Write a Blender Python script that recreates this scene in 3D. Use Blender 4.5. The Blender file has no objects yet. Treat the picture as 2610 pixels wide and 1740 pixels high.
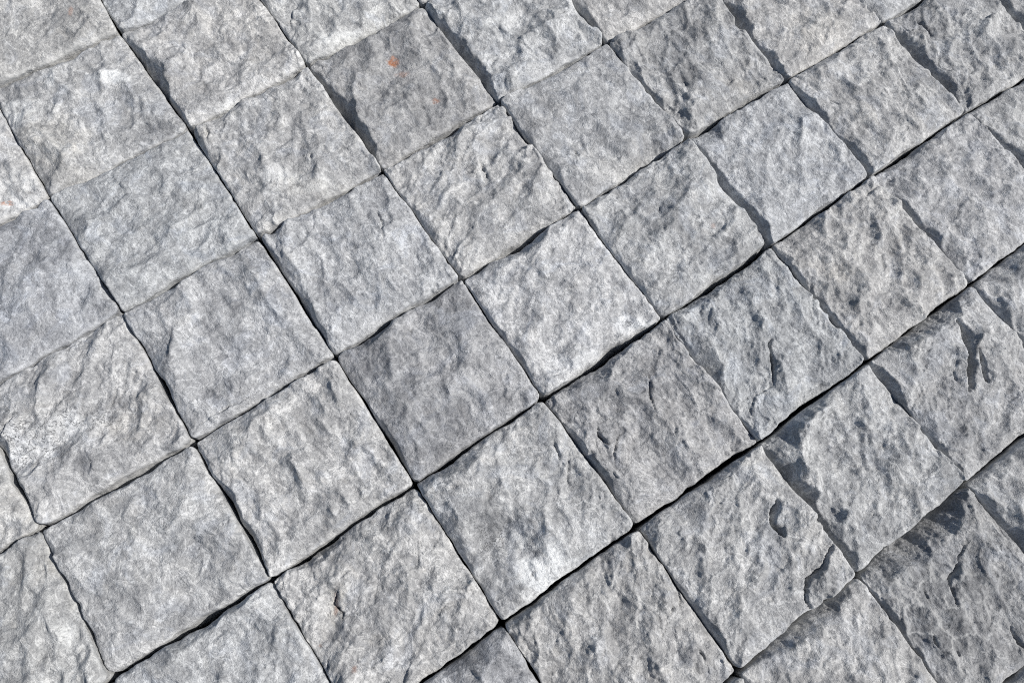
import bpy, math, numpy as np
from mathutils import Matrix, Vector

# ------------------------------------------------------------------ camera, sky, sun, exposure
scene = bpy.context.scene
CAM = np.array([-0.10536610, -0.16984382, 0.48745679])
RT = np.array([[0.82394558, 0.52481523, -0.21373502],
               [-0.56394113, 0.79638040, -0.21851467],
               [0.05553456, 0.30057817, 0.95213900]])
FOC = 0.75235
cam_data = bpy.data.cameras.new('camera')
cam_data.sensor_width = 36.0
cam_data.sensor_fit = 'HORIZONTAL'
cam_data.lens = 36.0 * FOC
cam_data.clip_start = 0.01
cam_data.clip_end = 100.0
cam = bpy.data.objects.new('camera', cam_data)
scene.collection.objects.link(cam)
M4 = Matrix([list(RT[0]) + [CAM[0]], list(RT[1]) + [CAM[1]], list(RT[2]) + [CAM[2]], [0, 0, 0, 1]])
cam.matrix_world = M4
scene.camera = cam

SUN_EL = math.radians(48)
sx, sy = 0.82, -0.57                      # ground direction towards the sun (image right)
n_ = math.hypot(sx, sy); sx /= n_; sy /= n_
SUN_ROT = math.atan2(sx, sy)
world = bpy.data.worlds.new('World')
scene.world = world
world.use_nodes = True
wn = world.node_tree
bg = wn.nodes['Background']
sky = wn.nodes.new('ShaderNodeTexSky')
sky.sky_type = 'NISHITA'
sky.sun_disc = False
sky.sun_elevation = SUN_EL
sky.sun_rotation = SUN_ROT
wn.links.new(sky.outputs['Color'], bg.inputs['Color'])
bg.inputs['Strength'].default_value = 0.065
sun_data = bpy.data.lights.new('sun', 'SUN')
sun_data.energy = 4.8
sun_data.angle = math.radians(0.5)
sun_data.color = (1.0, 0.955, 0.90)
sun = bpy.data.objects.new('sun', sun_data)
scene.collection.objects.link(sun)
to_sun = Vector((sx * math.cos(SUN_EL), sy * math.cos(SUN_EL), math.sin(SUN_EL)))
sun.rotation_euler = to_sun.to_track_quat('Z', 'Y').to_euler()
sun.location = to_sun * 3

vs = scene.view_settings
vs.view_transform = 'Standard'
vs.look = 'None'
vs.gamma = 1.0
vs.use_curve_mapping = False
vs.exposure = 0.10
scene.cycles.filter_width = 1.05
scene.cycles.use_denoising = False      # fine stone grain, kept sharp

# ------------------------------------------------------------------ helpers: pixels -> ground, noise
def unproject(px, py, z=0.0):
    """photo position (2352 wide) -> point of the paving's top plane, in mm"""
    d = RT @ np.array([(px - 1176) / 2352 / FOC, -(py - 784) / 2352 / FOC, -1.0])
    k = (z - CAM[2]) / d[2]
    return (CAM + d * k)[:2] * 1000.0

_pr = np.random.default_rng(1234)
_PERM = _pr.permutation(4096).astype(np.int32)
_ANG = _pr.uniform(0, 2 * math.pi, 4096)
_GX = np.cos(_ANG).astype(np.float32); _GY = np.sin(_ANG).astype(np.float32)

def perlin(x, y, seed=0):
    x = np.asarray(x, np.float32); y = np.asarray(y, np.float32)
    xi = np.floor(x); yi = np.floor(y)
    fx = x - xi; fy = y - yi
    u = fx * fx * fx * (fx * (fx * 6 - 15) + 10)
    v = fy * fy * fy * (fy * (fy * 6 - 15) + 10)
    ix = xi.astype(np.int32) + (seed * 7919) % 4096; iy = yi.astype(np.int32) + (seed * 104729) % 4096
    p0 = _PERM[ix & 4095]; p1 = _PERM[(ix + 1) & 4095]
    y0 = iy & 4095; y1 = (iy + 1) & 4095
    def g(p, yy, dx, dy):
        k = _PERM[(p + yy) & 4095]
        return _GX[k] * dx + _GY[k] * dy
    n00 = g(p0, y0, fx, fy); n10 = g(p1, y0, fx - 1, fy); n01 = g(p0, y1, fx, fy - 1); n11 = g(p1, y1, fx - 1, fy - 1)
    a = n00 + u * (n10 - n00)
    b = n01 + u * (n11 - n01)
    return (a + v * (b - a)) * 1.5

def fbm(x, y, seed, octaves=4, rough=0.5):
    s = 0; a = 1.0; t = 0
    for o in range(octaves):
        s = s + a * perlin(x * 2.03 ** o + 17.3 * o, y * 2.03 ** o - 9.1 * o, seed + 31 * o)
        t += a
        a *= rough
    return s / t

def sstep(a, b, x):
    t = np.clip((x - a) / (b - a), 0, 1)
    return t * t * (3 - 2 * t)

def saw(t, drop=0.13):
    """slow ramp up, quick fall: the edge of a flake"""
    f = t - np.floor(t)
    return np.where(f < 1 - drop, f / (1 - drop), (1 - f) / drop)

# ------------------------------------------------------------------ the grid of joints, read off the photograph
NODES = {(2,0):(272,72),
 (1,1):(108,450),(2,1):(430,290),(3,1):(705,145),(4,1):(968,5),
 (1,2):(275,712),(2,2):(590,540),(3,2):(878,385),(4,2):(1145,230),(5,2):(1395,95),
 (0,3):(85,1213),(1,3):(438,1012),(2,3):(768,815),(3,3):(1058,637),(4,3):(1330,475),(5,3):(1580,315),(6,3):(1810,180),(7,3):(2030,48),
 (0,4):(250,1560),(1,4):(620,1330),(2,4):(952,1110),(3,4):(1248,912),(4,4):(1525,730),(5,4):(1775,560),(6,4):(2008,400),(7,4):(2228,252),
 (2,5):(1155,1432),(3,5):(1465,1210),(4,5):(1748,1015),(5,5):(1995,830),(6,5):(2238,648),
 (3,6):(1700,1545),(4,6):(1975,1320),(5,6):(2225,1110)}
_rng = np.random.default_rng(5)
def node(a, b):
    if (a, b) in NODES:
        return unproject(*NODES[(a, b)])
    r = np.random.default_rng((a + 20) * 100 + b + 20)
    return np.array([(a - 3) * 100.0, -(b - 3) * 100.7]) + r.uniform(-1.6, 1.6, 2)

# chips broken off the upper edges: edge, from, to (0..1), depth mm, width mm
CHIPS = {
 (2,0): [('L',.03,1.05,11,9), ('B',.1,.6,2,8)],
 (3,0): [('B',.05,.95,6,9)],
 (1,0): [('B',-.05,.65,4,9), ('R',.2,.9,2,8)],
 (1,1): [('B',.15,.8,3.5,6), ('T',.0,.9,2,8)],
 (2,1): [('L',-.05,.16,9,9), ('B',.1,1.0,4,12)],
 (3,1): [('L',-.05,1.0,13,10), ('B',.05,.9,3,5), ('R',.1,.9,2.5,5)],
 (4,1): [('L',-.05,1.05,15,12), ('B',.3,.9,2,4), ('R',.55,.9,4,6)],
 (1,2): [('L',.15,.9,4,4), ('B',.1,.9,3,10), ('L',.15,.5,5,16)],
 (2,2): [('L',-.05,1.0,9,5.5)],
 (3,2): [('B',.3,.85,5,7), ('T',.25,.75,5,5), ('L',.2,.9,3,5)],
 (4,2): [('B',.25,1.05,9,15), ('L',.2,.9,2,5)],
 (5,2): [('L',.15,1.0,6,7), ('B',.45,.97,6,7)],
 (6,2): [('L',-.05,1.0,11,10)],
 (5,3): [('L',-.05,1.05,12,10), ('T',-.05,.3,5,10)],
 (6,3): [('L',.05,1.05,12,9), ('R',.1,.6,3,6)],
 (7,3): [('L',-.05,1.05,15,13), ('T',.05,.5,6,9)],
 (7,4): [('L',-.05,1.0,11,12)],
 (6,4): [('L',-.05,1.0,9,10), ('T',.1,.75,6,6)],
 (5,4): [('L',.15,1.05,8,8), ('T',-.05,.45,6,18)],
 (4,3): [('L',.1,.9,3,5), ('B',.2,.85,6,6)],
 (4,4): [('T',.0,.85,7,7), ('B',.2,.85,7,7), ('L',.1,.8,2.5,4)],
 (3,3): [('T',.15,.75,6,6), ('B',.15,.95,9,9), ('L',.1,1.0,4,4)],
 (3,4): [('T',.0,.75,9,9), ('L',.1,.9,6,5), ('B',.5,.95,3,7)],
 (5,5): [('T',.1,.95,9,9), ('L',-.05,.4,9,8), ('L',.4,1.0,4,5)],
 (6,5): [('L',-.05,1.0,7,7), ('T',.1,.6,6,7)],
 (4,5): [('L',-.05,1.05,15,13), ('T',-.05,.3,8,12)],
 (4,6): [('T',.0,.98,14,15), ('L',-.05,.9,5,5)],
 (3,6): [('T',.05,.95,9,9), ('L',-.05,.4,6,6)],
 (3,5): [('L',.3,1.0,8,7), ('T',.1,.6,3,5)],
 (1,3): [('L',.15,1.0,9,7.5), ('R',.1,.6,3,6), ('B',.3,.8,2,5)],
 (1,4): [('T',.08,.5,8,7), ('R',.8,1.05,5,6)],
 (0,4): [('T',.3,.85,7,6), ('R',.0,.2,3,4)],
 (2,3): [('L',.25,1.05,9,7), ('R',.1,.6,3,5), ('L',-.05,.5,5,20)],
 (0,2): [('L',.15,1.0,7,7), ('B',.2,1.0,3,5)],
 (0,3): [('B',.15,.9,3.5,7), ('T',.0,.7,2,5)],
 (2,4): [('T',.05,.9,4,4), ('L',.3,1.0,4,9)],
 (2,5): [('R',.2,.9,4,7), ('T',.1,.9,2.5,5)],
 (5,6): [('L',.05,1.05,12,11), ('T',.0,.4,5,7)],
 (1,5): [('L',.0,.5,4,7), ('R',.2,.5,5,5)],
 (-1,3):[('R',.1,.4,3,5)],
 (8,3): [('L',-.05,1.0,10,10)],
 (5,1): [('L',.2,1.0,6,7), ('B',.3,.9,4,7)],
}
# cracks and split ledges: photo polyline, depth mm, half-width mm, ledge mm on the side away from the sun, optional ramp
CRACKS = {
 (5,5): [([(2195,735),(2212,760),(2220,800),(2224,850),(2225,900)],12,4.0,0,1.5), ([(2240,800),(2252,835),(2268,880)],9,2.4,0), ([(2190,845),(2200,880)],2.5,1,0)],
 (4,4): [([(1773,775),(1764,795),(1772,830),(1777,865),(1776,885)],5,1.5,.8), ([(1776,885),(1738,905),(1727,935),(1728,955)],2,.7,.5)],
 (3,4): [([(1371,980),(1374,1000),(1393,1022)],4.5,1.2,.8), ([(1437,985),(1418,1005),(1408,1040),(1410,1075)],2.5,.8,.8), ([(1490,860),(1492,915),(1505,950),(1500,965)],2.5,.8,.7)],
 (3,5): [([(1783,1150),(1768,1178),(1772,1205),(1792,1225),(1800,1235)],8,3.0,0,3.0), ([(1920,1240),(1898,1275),(1885,1305),(1852,1330),(1845,1360),(1852,1385),(1870,1405)],4.5,1.9,-2.2), ([(1680,1200),(1690,1225)],2,.8,0)],
 (4,6): [([(2225,1240),(2208,1275),(2205,1295),(2188,1320),(2187,1345),(2195,1370),(2202,1400)],4,1.5,.8), ([(2123,1335),(2128,1360),(2140,1385)],2,.6,0), ([(2146,1450),(2146,1470),(2160,1490)],3.5,1.1,0), ([(2328,1440),(2352,1480),(2390,1520)],4,1.2,0), ([(2205,1495),(2210,1510)],4,1.5,0)],
 (1,4): [([(775,1350),(766,1385),(785,1410),(787,1430)],3.2,1.0,1.2), ([(748,1560),(752,1510)],2,.8,1)],
 (2,5): [([(1606,1490),(1618,1515)],4,1.7,0), ([(1545,1385),(1540,1410)],3,1.6,0), ([(1560,1335),(1567,1380),(1560,1400)],2,.9,1), ([(1502,1352),(1496,1380)],2,1.1,0)],
 (2,4): [([(1270,1010),(1282,1040),(1285,1060)],2.2,1.3,1), ([(1308,1050),(1300,1090),(1308,1120)],2.5,1.6,0), ([(1215,1145),(1218,1155)],3,1.6,0)],
 (1,2): [([(445,980),(490,950),(535,925),(600,895)],1.8,.7,-1.2), ([(400,745),(392,790),(385,830)],1.2,1.2,1.6)],
 (3,2): [([(1098,360),(1108,385),(1125,415)],2.6,1.4,1), ([(1172,300),(1190,330)],1.2,.8,.8)],
 (4,2): [([(1318,345),(1322,352),(1330,362)],2.6,.9,0), ([(1290,340),(1287,365)],1.2,.6,.6), ([(1370,318),(1340,330),(1312,350)],.8,.6,.5)],
 (2,1): [([(712,352),(718,370)],3,1.4,0), ([(690,400),(680,415)],2,.9,0), ([(470,280),(478,330)],3.5,1.8,0)],
 (2,2): [([(862,470),(878,520),(880,560)],2,1.0,.9), ([(836,470),(832,500)],1.5,1,0)],
 (3,3): [([(1262,560),(1268,590)],1.4,.9,.5), ([(1250,835),(1255,860)],1.5,.8,0)],
 (0,2): [([(268,880),(255,915),(242,940)],1.6,1.2,.8)],
 (0,3): [([(555,1270),(500,1290),(430,1300)],.9,.6,.7), ([(360,1385),(300,1400)],.8,.6,.5)],
 (4,5): [([(2080,1210),(2090,1230)],2.4,1.5,0), ([(2010,1095),(2020,1120)],2,1.2,0), ([(1915,1185),(1905,1225)],2,1,0), ([(1850,1170),(1890,1205)],1.5,1,1.2), ([(2110,1250),(2105,1270)],2,1.2,0)],
 (5,4): [([(1960,450),(1985,455),(2010,430),(2030,420)],1.5,1,1.4), ([(1930,590),(1932,640)],1.5,1,.6)],
 (7,3): [([(2105,40),(2130,60),(2150,80)],4,2.2,0), ([(2320,170),(2338,190)],2,1.2,0), ([(2070,60),(2085,75)],3,2,0)],
 (4,3): [([(1510,470),(1515,490)],2.2,1.2,0), ([(1525,520),(1520,545)],1.6,1.2,.5), ([(1480,540),(1495,560)],2.0,1.4,0)],
 (5,2): [([(1475,50),(1485,80)],1.6,1.1,.4), ([(1560,170),(1580,200)],1.6,1.2,.6)],
 (6,3): [([(2060,170),(2075,200),(2085,235)],1.4,.9,.7), ([(1900,230),(1925,245)],2.2,1.8,0)],
 (3,0): [([(690,0),(668,25),(664,50),(672,70)],1.8,.8,1.2)],
 (1,0): [([(210,350),(225,372)],1.8,.8,.5), ([(235,368),(275,390),(330,385)],1.6,1.2,1.2)],
 (1,3): [([(510,1110),(530,1120)],1.5,1,0), ([(560,1070),(590,1050)],1,.7,.5)],
 (1,1): [([(350,545),(362,570)],1.4,.9,.5), ([(255,680),(262,695)],1.4,.7,0)],
 (2,3): [([(945,745),(940,775)],2,1.1,.3)],
 (2,0): [([(455,160),(470,200)],1.2,1,.8), ([(545,225),(560,240)],1,.8,.5)],
}
# hollows and humps: photo centre, radii px, height mm
LUMPS = {
 (2,4): [((1145,1215),(70,60),-5.5), ((1225,1275),(40,40),-1.2), ((1180,1130),(60,20),1.2)],
 (2,3): [((860,830),(50,60),-2.0), ((1050,900),(70,50),.8)],
 (1,0): [((350,300),(60,40),-1.8), ((110,250),(90,50),1.0)],
 (3,5): [((1800,1190),(30,30),-2.5), ((1905,1340),(45,40),1.0)],
 (5,3): [((1800,330),(90,60),1.2), ((1850,470),(60,20),.8)],
 (5,4): [((1930,610),(25,50),-2.0), ((2050,560),(90,90),-1.2)],
 (2,5): [((1560,1400),(40,80),-1.6)],
 (4,5): [((1900,1200),(70,60),-2.4)],
 (0,2): [((120,980),(150,80),-1.2)],
 (4,2): [((1400,200),(100,60),.8)],
}
# marks with a shape of their own: kind, photo centre, radii px, strength
MARKS = {
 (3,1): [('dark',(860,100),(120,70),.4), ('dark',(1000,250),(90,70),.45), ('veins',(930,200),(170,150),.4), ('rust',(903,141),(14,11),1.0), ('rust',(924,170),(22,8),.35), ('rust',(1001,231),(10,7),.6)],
 (1,-1): [('rust',(167,32),(6,12),.35)],
 (0,0): [('rust',(12,463),(18,5),.75), ('white',(30,440),(80,60),.5)],
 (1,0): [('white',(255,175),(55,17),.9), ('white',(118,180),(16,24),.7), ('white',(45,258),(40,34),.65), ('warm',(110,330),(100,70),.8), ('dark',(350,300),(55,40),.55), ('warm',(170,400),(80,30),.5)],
 (2,0): [('white',(540,245),(60,26),.85), ('warm',(560,60),(140,100),.35)],
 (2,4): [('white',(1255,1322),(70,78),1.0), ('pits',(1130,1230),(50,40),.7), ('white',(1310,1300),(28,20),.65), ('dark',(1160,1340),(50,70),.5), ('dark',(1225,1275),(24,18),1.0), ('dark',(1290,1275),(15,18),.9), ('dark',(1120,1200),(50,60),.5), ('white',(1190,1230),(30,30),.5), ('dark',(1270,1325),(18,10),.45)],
 (0,2): [('white',(150,975),(90,40),.5), ('white',(60,1030),(80,70),.45), ('pits',(60,1010),(110,70),1.0), ('pits',(180,960),(120,30),.8), ('dark',(200,1060),(50,30),.5), ('warm',(300,960),(100,60),.55)],
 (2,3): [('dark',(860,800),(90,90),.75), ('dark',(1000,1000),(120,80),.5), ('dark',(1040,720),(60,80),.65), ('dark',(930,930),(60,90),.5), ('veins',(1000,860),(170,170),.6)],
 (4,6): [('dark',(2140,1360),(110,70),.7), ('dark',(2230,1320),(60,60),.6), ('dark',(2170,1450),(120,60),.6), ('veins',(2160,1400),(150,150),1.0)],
 (3,3): [('white',(1455,745),(60,22),.9), ('pits',(1460,742),(50,9),1.0), ('white',(1350,830),(90,30),.5)],
 (4,2): [('dark',(1330,250),(130,70),.2), ('warm',(1440,390),(120,40),.4)],
 (1,4): [('warm',(775,1390),(24,60),1.0), ('rust',(770,1385),(6,34),.28), ('rust',(815,1535),(7,10),.35), ('rust',(733,1483),(4,4),.4), ('warm',(880,1470),(60,20),.4), ('white',(870,1150),(40,20),.3)],
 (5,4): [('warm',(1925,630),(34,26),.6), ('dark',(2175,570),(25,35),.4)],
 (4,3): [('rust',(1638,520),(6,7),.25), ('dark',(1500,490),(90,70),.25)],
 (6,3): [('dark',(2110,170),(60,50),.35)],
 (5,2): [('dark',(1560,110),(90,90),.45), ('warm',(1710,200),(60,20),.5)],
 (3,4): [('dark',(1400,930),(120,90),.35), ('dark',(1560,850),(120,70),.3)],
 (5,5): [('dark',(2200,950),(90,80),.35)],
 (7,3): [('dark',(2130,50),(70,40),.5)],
 (5,6): [('dark',(2300,1140),(60,60),.2)],
 (1,5): [('dark',(1110,1520),(70,40),.5), ('warm',(1085,1497),(14,10),.9)],
 (6,2): [('warm',(1880,70),(80,60),.5)],
 (1,2): [('dark',(395,800),(30,60),.3), ('warm',(640,930),(80,20),.4)],
 (2,1): [('white',(680,420),(120,30),.45), ('warm',(700,430),(90,25),.5), ('warm',(470,320),(20,30),.6)],
 (3,0): [('white',(820,90),(110,26),.6), ('warm',(840,100),(100,24),.4)],
 (0,1): [('dark',(60,560),(120,80),.3), ('white',(190,650),(60,60),.3)],
 (-1,3): [('warm',(100,1300),(30,40),.5), ('white',(150,1450),(30,50),.4)],
 (5,1): [('dark',(1440,10),(60,20),.5)],
 (6,4): [('dark',(2180,590),(40,30),.4), ('dark',(2250,580),(20,25),.5)],
 (6,5): [('dark',(2320,640),(40,20),.3)],
}
# tone of the whole stone (multiplies the material), height offset mm, coarseness of the split face
TONE = {
 (2,3): (.84,.84,.855), (3,1): (.84,.835,.835), (4,6): (.76,.76,.765), (3,4): (.86,.855,.86), (5,2): (.88,.88,.88),
 (2,0): (1.07,1.06,1.05), (0,0): (1.06,1.05,1.04), (3,3): (1.08,1.08,1.09), (5,3): (.98,.995,1.02), (0,1): (.93,.945,.98),
 (1,2): (.98,.985,1.0), (4,5): (.93,.935,.94), (5,5): (.90,.90,.905), (7,3): (.95,.95,.95), (1,5): (.84,.845,.87),
 (0,2): (1.0,.995,.995), (2,2): (1.0,1.01,1.03), (4,2): (.96,.965,.975), (6,4): (.97,.97,.98), (1,-1): (.98,.97,.95), (1,0): (.98,.98,.98),
 (0,3): (1.0,1.0,1.0), (3,0): (1.04,1.04,1.03), (2,4): (1.0,1.0,1.0), (2,1): (1.0,.995,.99), (7,4): (.96,.96,.96),
 (5,6): (.94,.94,.94), (6,5): (.95,.95,.955), (-1,3): (.97,.97,.96), (-1,2): (1.06,1.05,1.03),
}
DZ = {(1,-1):3.0,(2,3):1.2,(4,3):1.0,(5,3):.5,(4,1):2.0,(6,3):.8,(3,1):.5,(7,3):-.5,(4,5):.6,(4,6):-1.0,(3,5):1.6,(0,3):-.5,(1,3):.8,(5,4):1.2,(4,2):.8}
COARSE = {(4,5):1.35,(5,5):.95,(7,3):1.3,(4,6):.9,(2,5):1.2,(2,4):1.1,(1,4):1.0,(3,2):1.15,(3,3):.95,(4,4):.95,(5,2):1.1,(2,1):1.05,
          (0,3):.55,(1,1):.6,(1,2):.55,(0,1):.5,(4,2):.55,(5,3):.5,(2,2):.7,(2,3):.8,(1,0):.75,(1,-1):.7,(1,3):1.0,(4,1):1.15,(1,5):1.3,(2,0):1.0,(0,2):1.0}
LABELS = {
 (2,3): 'darkest grey stone near the middle, surrounded by paler stones',
 (3,1): 'brownish grey stone with an orange rust spot',
 (2,4): 'grey stone with a dark hollow and a brushed white patch at its bottom corner',
 (0,2): 'stone with pitted white and blue-grey mottling at the left edge of the picture',
 (1,0): 'stone with chalky white patches near the top left',
 (5,5): 'stone with two deep dark parallel clefts near the right edge',
 (4,6): 'dark veined stone with a long crack at the lower right',
 (3,5): 'stone with a dark notch and a curved ledge crack near its right corner',
 (4,4): 'stone with a hooked dark crack down its middle',
 (3,4): 'darkish grey stone with several short open cracks',
 (4,2): 'smooth grey stone with a broad bevel broken off its lower edge',
 (5,3): 'smooth bluish grey stone with a dark chipped left side',
 (4,5): 'coarsely flaked stone with a steep broken left side',
 (1,4): 'stone with an ochre edged crack at the bottom of the picture',
 (0,3): 'large evenly flat pale stone at the lower left',
 (3,3): 'pale stone with a small white pitted patch by its right corner',
 (4,1): 'stone with a deep rugged dark flank at the top middle',
 (0,0): 'palest stone with an ochre streak, cut off by the left edge',
}
FINE = {(5,5), (4,4), (3,4), (3,5), (4,6), (1,4), (2,5)}     # stones with narrow open cracks
# places where an edge is set back and the joint opens: edge, from, to, mm
RECESS = {(4,3): [('B',.4,1.05,3.2), ('R',.8,1.1,1.5)], (4,4): [('T',.35,.95,1.4), ('B',.05,.65,1.6)], (3,2): [('B',.3,.75,2.2)], (3,3): [('T',.3,.65,1.2), ('B',.3,.95,2.2)],
 (3,4): [('T',.2,.9,1.6), ('B',.05,.95,1.8)], (1,1): [('B',.2,.85,1.4)], (0,2): [('B',.15,1.0,1.8)], (0,3): [('T',.0,.9,1.0), ('B',.15,.9,1.9), ('L',.1,1.0,1.3)],
 (1,2): [('B',.1,1.0,1.3), ('L',.2,.85,1.4)], (2,2): [('B',.1,.95,.9), ('L',.1,.6,.8)], (3,1): [('B',.35,.9,1.8)], (5,2): [('B',.35,.95,1.5)], (5,3): [('B',.3,.95,1.1)],
 (2,3): [('B',.15,.9,1.2), ('L',.2,.9,1.0)], (1,3): [('B',.45,.95,1.4), ('L',.3,1.0,.8)], (6,3): [('B',.1,.7,1.3)], (0,4): [('T',.2,.9,1.0)], (1,4): [('T',.1,.6,1.2)],
 (2,4): [('B',.2,.9,1.0)], (4,2): [('B',.5,1.0,1.4)], (2,1): [('B',.3,.9,.9)], (4,5): [('B',.0,.5,1.0)], (3,5): [('B',.2,.7,1.0)]}
EDGE_ROUND = 1.7
BED = -70.0

# ------------------------------------------------------------------ materials
def new_mat(name):
    m = bpy.data.materials.new(name)
    m.use_nodes = True
    nt = m.node_tree
    b = nt.nodes['Principled BSDF']
    return m, nt, b

def stone_material():
    m, nt, bsdf = new_mat('split_grey_limestone')
    N, L = nt.nodes.new, nt.links.new
    def math_(op, a, b=None, c=None, clamp=False):
        n = N('ShaderNodeMath'); n.operation = op; n.use_clamp = clamp
        for i, v in enumerate((a, b, c)):
            if v is None: continue
            if isinstance(v, (int, float)): n.inputs[i].default_value = v
            else: L(v, n.inputs[i])
        return n.outputs[0]
    def noise(scale, detail, rough=.5, dist=0., kind='FBM', vec=None, norm=True):
        n = N('ShaderNodeTexNoise'); n.noise_type = kind
        if kind == 'FBM': n.normalize = norm
        n.inputs['Scale'].default_value = scale
        n.inputs['Detail'].default_value = detail
        n.inputs['Roughness'].default_value = rough
        n.inputs['Distortion'].default_value = dist
        L(vec or P, n.inputs['Vector'])
        return n
    def ramp(fac, p0, p1, clamp=True):
        n = N('ShaderNodeMapRange'); n.interpolation_type = 'SMOOTHSTEP'; n.clamp = clamp
        L(fac, n.inputs[0]); n.inputs[1].default_value = p0; n.inputs[2].default_value = p1
        return n.outputs[0]
    def mix(fac, a, b, mode='MIX'):
        n = N('ShaderNodeMix'); n.data_type = 'RGBA'; n.blend_type = mode
        if isinstance(fac, (int, float)): n.inputs[0].default_value = fac
        else: L(fac, n.inputs[0])
        for i, v in ((6, a), (7, b)):
            if isinstance(v, tuple): n.inputs[i].default_value = (*v, 1)
            else: L(v, n.inputs[i])
        return n.outputs[2]
    tc = N('ShaderNodeTexCoord')
    oi = N('ShaderNodeObjectInfo')
    sc = N('ShaderNodeVectorMath'); sc.operation = 'SCALE'; sc.inputs['Scale'].default_value = 1000.0
    L(tc.outputs['Object'], sc.inputs[0])
    off = N('ShaderNodeVectorMath'); off.operation = 'SCALE'
    off.inputs[0].default_value = (3711.0, 2113.0, 977.0); L(oi.outputs['Random'], off.inputs['Scale'])
    ad = N('ShaderNodeVectorMath'); ad.operation = 'ADD'
    L(sc.outputs[0], ad.inputs[0]); L(off.outputs[0], ad.inputs[1])
    P = ad.outputs[0]                                  # millimetres

    big = noise(1/30, 4, .55, 1.0).outputs[0]
    mid = noise(1/10, 6, .62, .8).outputs[0]
    fine = noise(1/2.4, 5, .66, .8).outputs[0]
    grain = noise(1/.6, 2, .6, .0).outputs[0]
    hue = noise(1/24, 4, .6, 1.2)
    # wandering threads and clouds of pale calcite
    mp = N('ShaderNodeMapping'); mp.inputs['Rotation'].default_value = (0, 0, .9); mp.inputs['Scale'].default_value = (1, .6, 1)
    L(P, mp.inputs['Vector'])
    wis = noise(1/11, 6, .62, .9, vec=mp.outputs[0]).outputs[0]
    wisp = math_('SUBTRACT', 1.0, ramp(math_('ABSOLUTE', math_('SUBTRACT', wis, .5)), .0, .034))
    wis2 = noise(1/3.6, 5, .62, .8).outputs[0]
    wisp2 = math_('SUBTRACT', 1.0, ramp(math_('ABSOLUTE', math_('SUBTRACT', wis2, .5)), .0, .055))
    cloud = ramp(math_('ADD', math_('MULTIPLY', big, .5), math_('MULTIPLY', mid, .5)), .40, .60)

    v = math_('ADD', math_('MULTIPLY', math_('SUBTRACT', big, .5), .70), .46)
    v = math_('ADD', v, math_('MULTIPLY', math_('SUBTRACT', mid, .5), .85))
    v = math_('ADD', v, math_('MULTIPLY', math_('SUBTRACT', fine, .5), .80))
    v = math_('ADD', v, math_('MULTIPLY', math_('SUBTRACT', grain, .5), .50))
    cr = N('ShaderNodeValToRGB'); L(v, cr.inputs[0])
    el = cr.color_ramp.elements
    el[0].position = .10; el[0].color = (.165, .168, .177, 1)
    el[1].position = .92; el[1].color = (.56, .56, .563, 1)
    e = el.new(.38); e.color = (.285, .287, .296, 1)
    e = el.new(.62); e.color = (.39, .392, .398, 1)
    col = cr.outputs[0]
    col = mix(math_('MULTIPLY', math_('MULTIPLY', wisp, math_('ADD', math_('MULTIPLY', cloud, .6), .4)), .74), col, (.68, .68, .685))
    col = mix(math_('MULTIPLY', math_('MULTIPLY', wisp2, math_('ADD', math_('MULTIPLY', cloud, .75), .25)), .46), col, (.68, .68, .685))
    # slow drift between cold blue and warm beige
    sep = N('ShaderNodeSeparateColor'); L(hue.outputs['Color'], sep.inputs[0])
    col = mix(math_('MULTIPLY', ramp(sep.outputs[0], .50, .68), .36), col, (.93, .99, 1.10), 'MULTIPLY')
    col = mix(math_('MULTIPLY', ramp(sep.outputs[1], .52, .70), .25), col, (1.04, 1.0, .94), 'MULTIPLY')
    # marks carried by the stones themselves
    at = N('ShaderNodeAttribute'); at.attribute_name = 'marks'
    ms = N('ShaderNodeSeparateColor'); L(at.outputs['Color'], ms.inputs[0])
    at2 = N('ShaderNodeAttribute'); at2.attribute_name = 'marks_more'
    ms2 = N('ShaderNodeSeparateColor'); L(at2.outputs['Color'], ms2.inputs[0])
    white, rust, dark = ms.outputs[0], ms.outputs[1], ms.outputs[2]
    warm, pits, veins = ms2.outputs[0], ms2.outputs[1], ms2.outputs[2]
    bruise = at.outputs['Alpha']
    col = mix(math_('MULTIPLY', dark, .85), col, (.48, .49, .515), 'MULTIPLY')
    wf = math_('MULTIPLY', white, ramp(math_('ADD', mid, math_('MULTIPLY', fine, .6)), .58, .92), clamp=True)
    col = mix(math_('MULTIPLY', wf, .9), col, (.74, .75, .76))
    col = mix(math_('MULTIPLY', warm, .35), col, (1.07, 1.0, .87), 'MULTIPLY')
    rf = math_('MULTIPLY', rust, ramp(fine, .33, .52), clamp=True)
    col = mix(rf, col, (.42, .185, .10))
    pf = math_('MULTIPLY', pits, math_('SUBTRACT', 1.0, ramp(noise(1/3.0, 4, .7, 1.5).outputs[0], .34, .47)), clamp=True)
    col = mix(math_('MULTIPLY', pf, .8), col, (.17, .18, .20))
    vo = N('ShaderNodeTexVoronoi'); vo.feature = 'DISTANCE_TO_EDGE'; vo.inputs['Scale'].default_value = 1/17
    dn = N('ShaderNodeVectorMath'); dn.operation = 'SCALE'; dn.inputs['Scale'].default_value = 14.0
    L(noise(1/11, 5, .6).outputs['Color'], dn.inputs[0])
    da = N('ShaderNodeVectorMath'); da.operation = 'ADD'; L(P, da.inputs[0]); L(dn.outputs[0], da.inputs[1])
    L(da.outputs[0], vo.inputs['Vector'])
    vf = math_('SUBTRACT', 1.0, ramp(vo.outputs['Distance'], .0, .10))
    col = mix(math_('MULTIPLY', math_('MULTIPLY', vf, veins), .85), col, (.52, .52, .52))
    col = mix(math_('MULTIPLY', bruise, .42), col, (.60, .60, .605))
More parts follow.
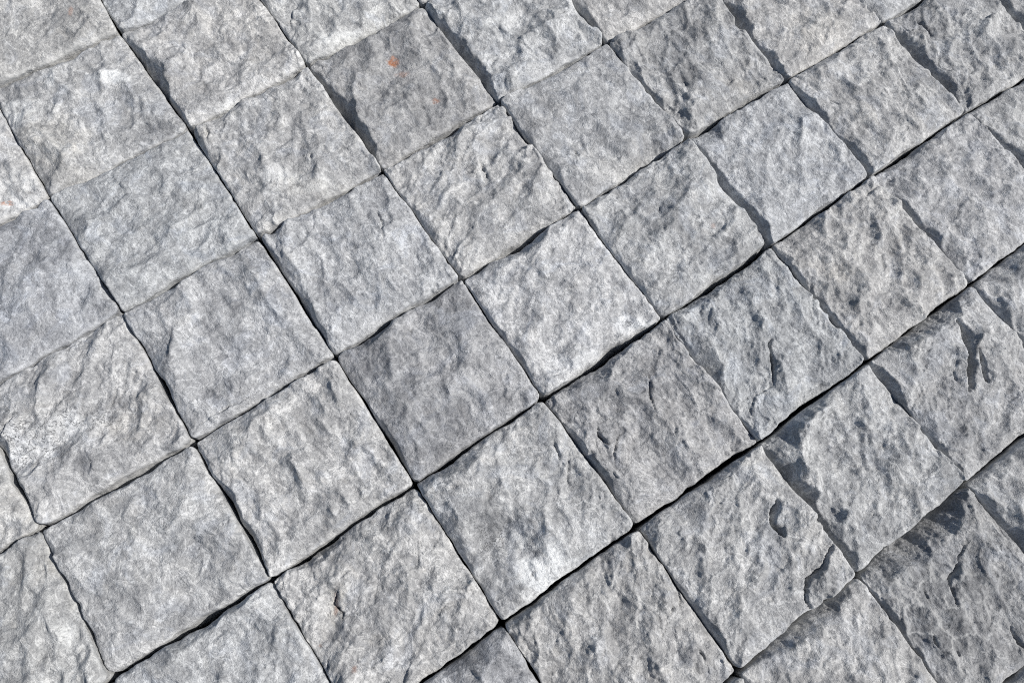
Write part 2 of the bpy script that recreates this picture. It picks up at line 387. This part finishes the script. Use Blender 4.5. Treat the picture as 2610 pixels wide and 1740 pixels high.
    col = mix(1.0, col, oi.outputs['Color'], 'MULTIPLY')
    col = mix(1.0, col, (.982, 1.0, .995), 'MULTIPLY')
    L(col, bsdf.inputs['Base Color'])
    bsdf.inputs['Roughness'].default_value = .82
    bsdf.inputs['Specular IOR Level'].default_value = .35
    # fine relief under the modelled one
    hb = math_('ADD', math_('MULTIPLY', fine, .85), math_('MULTIPLY', grain, .22))
    hb = math_('ADD', hb, math_('MULTIPLY', math_('ABSOLUTE', math_('SUBTRACT', wis2, .5)), .8))
    hb = math_('SUBTRACT', hb, math_('MULTIPLY', pf, .6))
    # tiny flat flakes, each tipped its own way
    wp = N('ShaderNodeVectorMath'); wp.operation = 'SCALE'; wp.inputs['Scale'].default_value = 5.0
    L(noise(1/4.0, 3, .6).outputs['Color'], wp.inputs[0])
    wq = N('ShaderNodeVectorMath'); wq.operation = 'ADD'; L(mp.outputs[0], wq.inputs[0]); L(wp.outputs[0], wq.inputs[1])
    for lam_, amt_ in ((3.6, .34),):
        vc = N('ShaderNodeTexVoronoi'); vc.feature = 'F1'; vc.inputs['Scale'].default_value = 1/lam_
        L(wq.outputs[0], vc.inputs['Vector'])
        c0 = N('ShaderNodeVectorMath'); c0.operation = 'SUBTRACT'; L(vc.outputs['Color'], c0.inputs[0]); c0.inputs[1].default_value = (.5, .5, .5)
        d0 = N('ShaderNodeVectorMath'); d0.operation = 'SUBTRACT'; L(wq.outputs[0], d0.inputs[0]); L(vc.outputs['Position'], d0.inputs[1])
        dt = N('ShaderNodeVectorMath'); dt.operation = 'DOT_PRODUCT'; L(c0.outputs[0], dt.inputs[0]); L(d0.outputs[0], dt.inputs[1])
        hb = math_('ADD', hb, math_('MULTIPLY', dt.outputs['Value'], amt_))
    bp = N('ShaderNodeBump'); bp.inputs['Strength'].default_value = 1.0; bp.inputs['Distance'].default_value = .00105
    sm = math_('SUBTRACT', 1.0, math_('MULTIPLY', bruise, .7))
    L(math_('MULTIPLY', hb, sm), bp.inputs['Height'])
    L(bp.outputs[0], bsdf.inputs['Normal'])
    return m

def bed_material():
    m, nt, b = new_mat('dark_bedding_sand')
    t = nt.nodes.new('ShaderNodeTexNoise'); t.inputs['Scale'].default_value = 900; t.inputs['Detail'].default_value = 6
    c = nt.nodes.new('ShaderNodeValToRGB')
    c.color_ramp.elements[0].color = (.035, .032, .03, 1); c.color_ramp.elements[1].color = (.11, .10, .09, 1)
    nt.links.new(t.outputs[0], c.inputs[0]); nt.links.new(c.outputs[0], b.inputs['Base Color'])
    b.inputs['Roughness'].default_value = .95
    return m

STONE = stone_material()
BEDM = bed_material()

# ------------------------------------------------------------------ the bed under the stones
def sheet(name, x0, y0, x1, y1, z, n, mat, seed):
    xs = np.linspace(x0, x1, n); ys = np.linspace(y0, y1, n)
    X, Y = np.meshgrid(xs, ys)
    Z = z + .0015 * fbm(X * 40, Y * 40, seed)
    co = np.stack([X, Y, Z], -1).reshape(-1, 3)
    i = np.arange(n * n).reshape(n, n)
    f = np.stack([i[:-1, :-1], i[:-1, 1:], i[1:, 1:], i[1:, :-1]], -1).reshape(-1, 4)
    me = bpy.data.meshes.new(name)
    me.from_pydata(co.tolist(), [], f.tolist())
    me.materials.append(mat)
    o = bpy.data.objects.new(name, me)
    scene.collection.objects.link(o)
    return o
ground = sheet('ground', -2.5, -2.5, 3.0, 2.5, BED / 1000 - .002, 60, BEDM, 3)
ground['kind'] = 'structure'
ground['label'] = 'dark bedding in the joints under the paving stones'
ground['category'] = 'ground'

pavement = bpy.data.objects.new('stone_paving', None)
pavement.empty_display_size = .1
scene.collection.objects.link(pavement)
pavement.location = (0, 0, BED / 1000)
pavement['label'] = 'square split-face grey stone setts laid close in a grid'
pavement['category'] = 'paving'

# ------------------------------------------------------------------ one stone
def poly_dist(X, Y, pts):
    best = np.full(X.shape, 1e9); side = np.zeros(X.shape); tt = np.zeros(X.shape)
    seg = [np.hypot(*(pts[i + 1] - pts[i])) for i in range(len(pts) - 1)]
    tot = sum(seg); acc = 0
    for i in range(len(pts) - 1):
        p, q = pts[i], pts[i + 1]
        d = q - p; l2 = d @ d
        t = np.clip(((X - p[0]) * d[0] + (Y - p[1]) * d[1]) / l2, 0, 1)
        dx = X - p[0] - t * d[0]; dy = Y - p[1] - t * d[1]
        r = np.hypot(dx, dy)
        m = r < best
        best = np.where(m, r, best)
        side = np.where(m, np.sign(dx * sx + dy * sy), side)
        tt = np.where(m, (acc + t * seg[i]) / tot, tt)
        acc += seg[i]
    return best, side, tt

def grid_line(n):
    k = np.linspace(-1, 1, n)
    return np.sign(k) * (1 - (1 - np.abs(k)) ** 1.22)     # finer towards the edges

def facets(U, V, lam, seed, tilt, jump, scars):
    """broken facets. scars: shallow hollow flake scars meeting in sharp ridges; otherwise flat flakes with small ledges"""
    x = U / lam; y = V / lam
    xi = np.floor(x); yi = np.floor(y)
    best = np.full(x.shape, 1e9, np.float32); out = np.zeros(x.shape, np.float32)
    for ox in (-1, 0, 1):
        for oy in (-1, 0, 1):
            cx = xi + ox; cy = yi + oy
            ix = cx.astype(np.int32) + seed * 13; iy = cy.astype(np.int32) + seed * 29
            k = _PERM[(_PERM[ix & 4095] + iy) & 4095]
            k2 = _PERM[k]; k3 = _PERM[k2]
            px = cx + .5 + .40 * _GX[k]; py = cy + .5 + .40 * _GY[k]
            dx = x - px; dy = y - py
            r = dx * dx + dy * dy
            hh = tilt * lam * (_GX[k2] * dx + _GY[k2] * dy) + jump * _GX[k3]
            key = hh + 1.15 * tilt * lam * r if scars else r
            m = key < best
            best = np.where(m, key, best)
            if not scars:
                out = np.where(m, hh, out)
    return best if scars else out

def split_face(X, Y, seed, coarse):
    """height (mm) of a rough cleft face"""
    rng = np.random.default_rng(seed)
    ang = math.radians(rng.uniform(5, 115)) ; ca, sa = math.cos(ang), math.sin(ang)
    st = rng.uniform(1.1, 1.75)
    U = (ca * X + sa * Y); V = (-sa * X + ca * Y) * st
    o = rng.uniform(-500, 500, 12)
    wx = 7 * fbm(X / 26 + o[0], Y / 26 + o[1], seed + 1, 3) + 2.4 * fbm(X / 8 + o[1], Y / 8, seed + 5, 3) + 1.0 * fbm(X / 2.4, Y / 2.4 + o[1], seed + 8, 3, .65)
    wy = 7 * fbm(X / 26 + o[2], Y / 26 + o[3], seed + 2, 3) + 2.4 * fbm(X / 8 + o[2], Y / 8, seed + 6, 3) + 1.0 * fbm(X / 2.4, Y / 2.4 + o[2], seed + 9, 3, .65)
    sxw = 7 * fbm(X / 26 + o[0], Y / 26 + o[1], seed + 1, 2) + 1.3 * fbm(X / 9 + o[3], Y / 9, seed + 15, 3, .55)
    syw = 7 * fbm(X / 26 + o[2], Y / 26 + o[3], seed + 2, 2) + 1.3 * fbm(X / 9 + o[4], Y / 9, seed + 16, 3, .55)
    Uf = U + sxw; Vf = V + syw                  # calm lines for the broad breaks
    U = U + wx; V = V + wy
    h = 2.8 * fbm(X / 62 + o[4], Y / 62, seed + 3, 2) + (.9 + .45 * coarse) * fbm(Uf / 27 + o[4], V / 27, seed + 4, 3, .5)
    h = h + (.5 + .5 * coarse) * facets(Uf + o[6], Vf + o[7], 47.0, seed + 4, .120, .7, True)
    h = h + coarse * facets(Uf + o[0], Vf + o[1], 24.0, seed + 1, .185, .55, True)
    h = h + coarse * facets(Uf * .9 + o[2], Vf + o[3], 12.0, seed + 2, .200, .30, True)
    h = h + coarse * facets(Uf + o[8], Vf + o[9], 19.0, seed + 6, .048, .12, False)
    h = h + coarse * facets(U + o[4], V * .9 + o[5], 5.0, seed + 3, .17, .06, False)
    for lam, amp, mult, drop, k in ((52, .5, 1.5, .09, 11), (24, .22, 1.5, .14, 12)):
        f = fbm(Uf / lam + o[5], Vf / lam * .8 + o[6], seed + 20 * k, 3, .45)
        msk = sstep(-.05, .6, fbm(X / (lam * 1.1) + o[7], Y / (lam * 1.1), seed + 20 * k + 7, 2) + .10)
        h = h + amp * coarse * msk * (saw(f * mult + o[8], drop) - .5)
    h = h + coarse * .6 * (.5 - np.abs(fbm(U / 11 + o[9], V / 11, seed + 400, 4, .6)))
    h = h + .36 * fbm(U / 3.0 + o[10], V / 3.0, seed + 500, 3, .6)
    return h

STONES = {}
def make_stone(a, b, n, detailed):
    seed = (a + 11) * 131 + (b + 7) * 1777
    rng = np.random.default_rng(seed)
    c = [node(a, b), node(a + 1, b), node(a + 1, b + 1), node(a, b + 1)]     # left, top, right, bottom in the picture
    ctr = sum(c) / 4
    gap = rng.uniform(.25, .75, 4); gap[:2] = rng.uniform(.08, .35, 2)
    s = grid_line(n)
    S, T = np.meshgrid(s, s)                       # S along a, T along b
    c4 = rng.uniform(.010, .034, 4)
    if (a, b) in ((4,3), (4,4), (3,5), (6,3), (5,3), (5,4), (4,1), (2,4), (4,5)): c4[3] = rng.uniform(.034, .048)
    cr = np.where(S < 0, np.where(T < 0, c4[0], c4[1]), np.where(T < 0, c4[2], c4[3]))
    pw = 1.0 / cr
    Sm = S * (1 - cr * np.abs(T) ** pw * np.abs(S) ** 2)
    Tm = T * (1 - cr * np.abs(S) ** pw * np.abs(T) ** 2)
    uu = (Sm + 1) / 2; vv = (Tm + 1) / 2
    XY = ((1 - uu) * (1 - vv))[..., None] * c[0] + (uu * (1 - vv))[..., None] * c[1] + (uu * vv)[..., None] * c[2] + ((1 - uu) * vv)[..., None] * c[3]
    X = XY[..., 0].copy(); Y = XY[..., 1].copy()
    # joint width and slightly wandering sides; the broken top wanders more than the flanks below it
    wob = lambda t, k: 1.7 * fbm(t / 27 + 3.1 * k, t * 0 + k, seed + k, 2) + .75 * fbm(t / 7 + k, t * 0 + k + .5, seed + 50 + k, 3)
    aL, aR, aT, aB = [np.clip(w_, 0, 1) ** 6 for w_ in (-S, S, -T, T)]
    X += aL * gap[0] - aR * gap[1]; Y += -aT * gap[2] + aB * gap[3]
    Xs, Ys = X.copy(), Y.copy()
    X += aL * np.clip(.02 + .9 * wob(Ys, 1), -.15, 3) - aR * np.clip(.02 + .8 * wob(Ys, 2), -.15, 3)
    Y += -aT * np.clip(.35 + 1.35 * wob(Xs, 3), -.3, 4) + aB * np.clip(.3 + 1.1 * wob(Xs, 4), -.3, 4)
    for (e, t0, t1, mm) in RECESS.get((a, b), []):
        tt = ((T if e in 'LR' else S) + 1) / 2
        bump = mm * np.clip(1 - np.abs((tt - (t0 + t1) / 2) / ((t1 - t0) / 2)) ** 2.5, 0, 1) * np.clip(.85 + 1.7 * fbm(tt * 4.5, tt * 0 + mm, seed + 77, 3), .0, 2)
        if e == 'L': X += aL * bump
        if e == 'R': X -= aR * bump
        if e == 'T': Y -= aT * bump
        if e == 'B': Y += aB * bump
    half = 50.0
    dL, dR, dT, dB = (S + 1) * half, (1 - S) * half, (T + 1) * half, (1 - T) * half
    d = np.minimum(np.minimum(dL, dR), np.minimum(dT, dB))
    coarse = COARSE.get((a, b), rng.uniform(.75, 1.1))
    coarse = 1 + (coarse - 1) * .8
    h = split_face(X, Y, seed, coarse)
    h -= np.median(h)
    # slight belly and a gentle tilt
    tilt = rng.uniform(-.9, .9, 2)
    h += tilt[0] * S + tilt[1] * T + .7 * (1 - S * S) * (1 - T * T)
    bruise = np.zeros_like(h)
    # lumps
    for (pc, pr, hh) in LUMPS.get((a, b), []):
        q = unproject(*pc); k = np.hypot(*(unproject(pc[0] + pr[0], pc[1]) - q)); k2 = np.hypot(*(unproject(pc[0], pc[1] + pr[1]) - q))
        e1 = RT[:2, 0] / np.hypot(*RT[:2, 0]); e2 = np.array([-e1[1], e1[0]])
        r = np.hypot(((X - q[0]) * e1[0] + (Y - q[1]) * e1[1]) / k, ((X - q[0]) * e2[0] + (Y - q[1]) * e2[1]) / k2)
        r = r + .35 * fbm(X / 9, Y / 9, seed + 71, 4)
        h += hh * (1 - sstep(.25, 1.15, r))
    # chips
    chips = list(CHIPS.get((a, b), []))
    t0 = rng.uniform(-.15, .25)
    chips.append(('B', t0, t0 + rng.uniform(.6, 1.0), rng.uniform(1.5, 4.0), rng.uniform(8, 17)))
    t0 = rng.uniform(-.1, .4)
    chips.append(('T', t0, t0 + rng.uniform(.3, .6), rng.uniform(2.5, 5.0), rng.uniform(3, 6)))
    for e in 'LRTB':
        if rng.random() < .85:
            t0 = rng.uniform(-.1, .7)
            chips.append((e, t0, t0 + rng.uniform(.25, .6), rng.uniform(1.2, 4.2), rng.uniform(4, 13)))
    for _ in range(12):                                   # small nicks along the arrises
        t0 = rng.uniform(-.02, .98)
        chips.append(('LRTBTB'[rng.integers(6)], t0, t0 + rng.uniform(.03, .14), rng.uniform(1.2, 3.2), rng.uniform(1.6, 4.2)))
    for i, (e, t0, t1, dep, wid) in enumerate(chips):
        if e == 'L':
            k_ = (.60, .90) if (a, b) in ((4,1), (3,1), (2,0), (7,3), (4,5), (1,3), (2,2)) else (.46, .72)
            wid, dep = wid * k_[0], dep * k_[1]
        DD = {'L': dL, 'R': dR, 'T': dT, 'B': dB}[e]
        tp = ((T if e in 'LR' else S) + 1) / 2
        ix = (DD < wid * 3.2 + 3) & (np.abs(tp - (t0 + t1) / 2) < (t1 - t0) * .75 + .12)
        dd = DD[ix]; Xc = X[ix]; Yc = Y[ix]; hc = h[ix]
        tt = ((T if e in 'LR' else S)[ix] + 1) / 2
        w = min(.07, .3 * (t1 - t0)) * fbm(Xc / 14, Yc / 14, seed + 90 + i, 3)
        m = (t0 + t1) / 2; hw = (t1 - t0) / 2
        env = np.clip(1 - np.abs((tt + w - m) / hw) ** 3.0, 0, 1) ** .7
        lo = 1 + .75 * fbm(tt * 3.5 + 7.7 * i, tt * 0 + i, seed + 130 + i, 3)
        rough = 1.6 * fbm(Xc / 11, Yc / 11, seed + 150 + i, 5, .68) - 1.2 * (np.abs(fbm(Xc / 7 + Yc / 30, Yc / 7, seed + 170 + i, 4, .65)) - .2)
        rough = rough + 1.1 * (saw(fbm(Xc / 10, Yc / 10, seed + 190 + i, 5, .6) * 2.5, .12) - .5)
        wl = wid * np.clip(lo, .35, 2.0)
        prof = np.clip(dd / wl, 0, 3)
        plane = -dep * env * np.clip(lo, .4, 1.6) + dep * prof ** 1.15 + rough * np.clip(dep / 8, .25, 1.0) + 2.6 * (1 - env) * 2.2
        k = .35
        e_ = np.clip(.5 + .5 * (hc - plane) / k, 0, 1)
        h[ix] = hc * (1 - e_) + plane * e_ - k * e_ * (1 - e_)
    # cracks
    for i, (pts, dep, wid, led, *more) in enumerate(CRACKS.get((a, b), [])):
        pp = [unproject(*p) for p in pts]
        if len(pts) == 2: dep, wid = dep * .8, wid * .72
        wx = 1.3 * fbm(X / 6, Y / 6, seed + 210 + i, 3) + .7 * fbm(X / 1.9, Y / 1.9, seed + 215 + i, 2)
        wy = 1.3 * fbm(X / 6, Y / 6, seed + 230 + i, 3) + .7 * fbm(X / 1.9, Y / 1.9, seed + 235 + i, 2)
        r, sl, t = poly_dist(X + wx, Y + wy, pp)          # sl: + on the right-hand (sunward) side
        tap = np.clip(4 * t * (1 - t), 0, 1) ** .6
        ww = .8 * wid * (.15 + .95 * tap) * np.clip(1 + .9 * fbm(X / 11, Y / 11, seed + 250 + i, 2), .35, 2)
        # a cleft leans: an upright wall on one side, a broken ramp on the other
        lean = np.where(sl > 0, more[0] if more else 1.5, .5)
        h -= 1.5 * dep * (.15 + .85 * tap) * np.clip(1 - r / (ww * lean), 0, 1) ** (1.5 if more else 1.0)
        if led:
            h -= abs(led) * (sl < 0) * np.exp(-(r / 8.0) ** 1.2) * tap
    # worn round arris
    h -= 1.5 * np.clip(1 - d / 11.0, 0, 1) ** 2.2 * (1 + .8 * fbm(X / 30, Y / 30, seed + 302, 2))
    rr = EDGE_ROUND * (1 + .5 * fbm(X / 15, Y / 15, seed + 301, 2))
    q = np.clip((rr - d) / rr, 0, 1)
    h -= rr * (1 - np.sqrt(np.clip(1 - q * q, 0, 1)))
    bruise = (1 - sstep(.4, 3.2, d + 1.6 * fbm(X / 6, Y / 6, seed + 303, 3))) * sstep(-.35, .25, fbm(X / 25, Y / 25, seed + 305, 3))
    Z = h + DZ.get((a, b), rng.uniform(-.6, .6))
    Z = np.clip(Z, -34, 7)
    Zb = Z.copy(); Zb[1:-1] = .25 * Z[:-2] + .5 * Z[1:-1] + .25 * Z[2:]
    Zc = Zb.copy(); Zc[:, 1:-1] = .25 * Zb[:, :-2] + .5 * Zb[:, 1:-1] + .25 * Zb[:, 2:]
    Z = .5 * Z + .5 * Zc
    # marks
    ch = {k: np.zeros_like(h) for k in ('white', 'rust', 'dark', 'warm', 'pits', 'veins')}
    for (kind, pc, pr, stg) in MARKS.get((a, b), []):
        q = unproject(*pc); k = np.hypot(*(unproject(pc[0] + pr[0], pc[1]) - q)); k2 = np.hypot(*(unproject(pc[0], pc[1] + pr[1]) - q))
        e1 = RT[:2, 0] / np.hypot(*RT[:2, 0]); e2 = np.array([-e1[1], e1[0]])
        wob_ = .65 * fbm(X / max(4, k * .5), Y / max(4, k * .5), seed + 333, 5, .62)
        r = np.hypot(((X - q[0]) * e1[0] + (Y - q[1]) * e1[1]) / k, ((X - q[0]) * e2[0] + (Y - q[1]) * e2[1]) / k2) + wob_
        ch[kind] = np.maximum(ch[kind], stg * (1 - sstep(.45, 1.2, r)))

    # ---------------- mesh: rough top, straight worn flanks, underside
    ring = np.concatenate([np.arange(n), (np.arange(1, n) * n + n - 1), ((n - 1) * n + np.arange(n - 2, -1, -1)), (np.arange(n - 2, 0, -1) * n)])
    top = np.stack([X - ctr[0], Y - ctr[1], Z], -1).reshape(-1, 3)
    edge = top[ring]
    straight = np.stack([Xs - ctr[0], Ys - ctr[1]], -1).reshape(-1, 2)[ring]
    cen = np.zeros(2)
    outw = edge[:, :2] / np.linalg.norm(edge[:, :2], axis=1, keepdims=True)
    depths = [.8, 2.0, 4.0, 7.0, 11.0, 17.0, 26.0] if detailed else [2.0, 8.0]
    rows = []
    sarc = np.cumsum(np.r_[0, np.linalg.norm(np.diff(edge[:, :2], axis=0), axis=1)])
    for dp in depths:
        e2_ = edge.copy()
        e2_[:, 2] -= dp
        amt = .35 * fbm(sarc / 7, e2_[:, 2] / 7, seed + 600, 4) - .1 - .012 * dp
        kk = min(1.0, dp / 24.0)
        e2_[:, :2] = edge[:, :2] * (1 - kk) + straight * kk + outw * amt[:, None]
        rows.append(e2_)
    e2_ = edge.copy(); e2_[:, 2] = BED; e2_[:, :2] -= outw * 1.2
    rows.append(e2_)
    allv = np.concatenate([top] + rows) / 1000.0
    m = len(ring); nt_ = n * n
    i = np.arange(n * n).reshape(n, n)
    f = [np.stack([i[:-1, :-1], i[1:, :-1], i[1:, 1:], i[:-1, 1:]], -1).reshape(-1, 4)]
    prev = ring
    for r_ in range(len(rows)):
        cur = nt_ + r_ * m + np.arange(m)
        f.append(np.stack([prev, np.roll(prev, -1), np.roll(cur, -1), cur], -1))
        prev = cur
    f = np.concatenate(f)
    nq = len(f)
    me = bpy.data.meshes.new('paving_stone')
    me.vertices.add(len(allv))
    me.vertices.foreach_set('co', allv.astype(np.float32).ravel())
    loops = np.concatenate([f.ravel(), prev])
    me.loops.add(len(loops))
    me.loops.foreach_set('vertex_index', loops.astype(np.int32))
    me.polygons.add(nq + 1)
    starts = np.concatenate([np.arange(nq) * 4, [nq * 4]]).astype(np.int32)
    me.polygons.foreach_set('loop_start', starts)
    me.polygons.foreach_set('use_smooth', np.r_[np.ones(nq, bool), False])
    me.update(calc_edges=True)
    ns = len(allv) - nt_
    def attr(name, *chs):
        at = me.attributes.new(name, 'FLOAT_COLOR', 'POINT')
        cols = np.zeros((len(allv), 4), np.float32)
        for k, cc in enumerate(chs):
            flat = cc.reshape(-1)
            cols[:nt_, k] = flat
            cols[nt_:, k] = np.tile(flat[ring], len(rows))
        at.data.foreach_set('color', cols.ravel())
    attr('marks', ch['white'], ch['rust'], ch['dark'], bruise * .8)
    attr('marks_more', ch['warm'], ch['pits'], ch['veins'])
    me.materials.append(STONE)
    o = bpy.data.objects.new('paving_stone', me)
    scene.collection.objects.link(o)
    o.parent = pavement
    o.location = (ctr[0] / 1000, ctr[1] / 1000, -BED / 1000)
    t = TONE.get((a, b))
    if t is None:
        g = rng.uniform(.93, 1.04); w = rng.uniform(-.02, .02)
        t = (g * (1 + w), g, g * (1 - w))
    o.color = (*t, 1)
    if (a, b) in LABELS:
        o['label'] = LABELS[(a, b)]
    return o

def visible(a, b):
    best = 0
    for i in range(9):
        for j in range(9):
            q = node(a, b) * 0
            p = np.array([(a + (i + .5) / 9 - 3) * .1, -(b + (j + .5) / 9 - 3) * .1007, 0.0])
            cc = RT.T @ (p - CAM)
            x = FOC * cc[0] / -cc[2]; y = FOC * cc[1] / -cc[2]
            best += (abs(x) < .502 and abs(y) < .5 * 682 / 1024 + .002)
    return best / 81

for b in range(-3, 10):
    for a in range(-4, 11):
        v = visible(a, b)
        if v > 0:
            make_stone(a, b, 186 if (a, b) in FINE else (138 if v > .35 else 104), True)
        elif max(visible(a + i, b + j) for i in (-1, 0, 1) for j in (-1, 0, 1)) > 0:
            make_stone(a, b, 36, False)         # the next stones along, just outside the picture
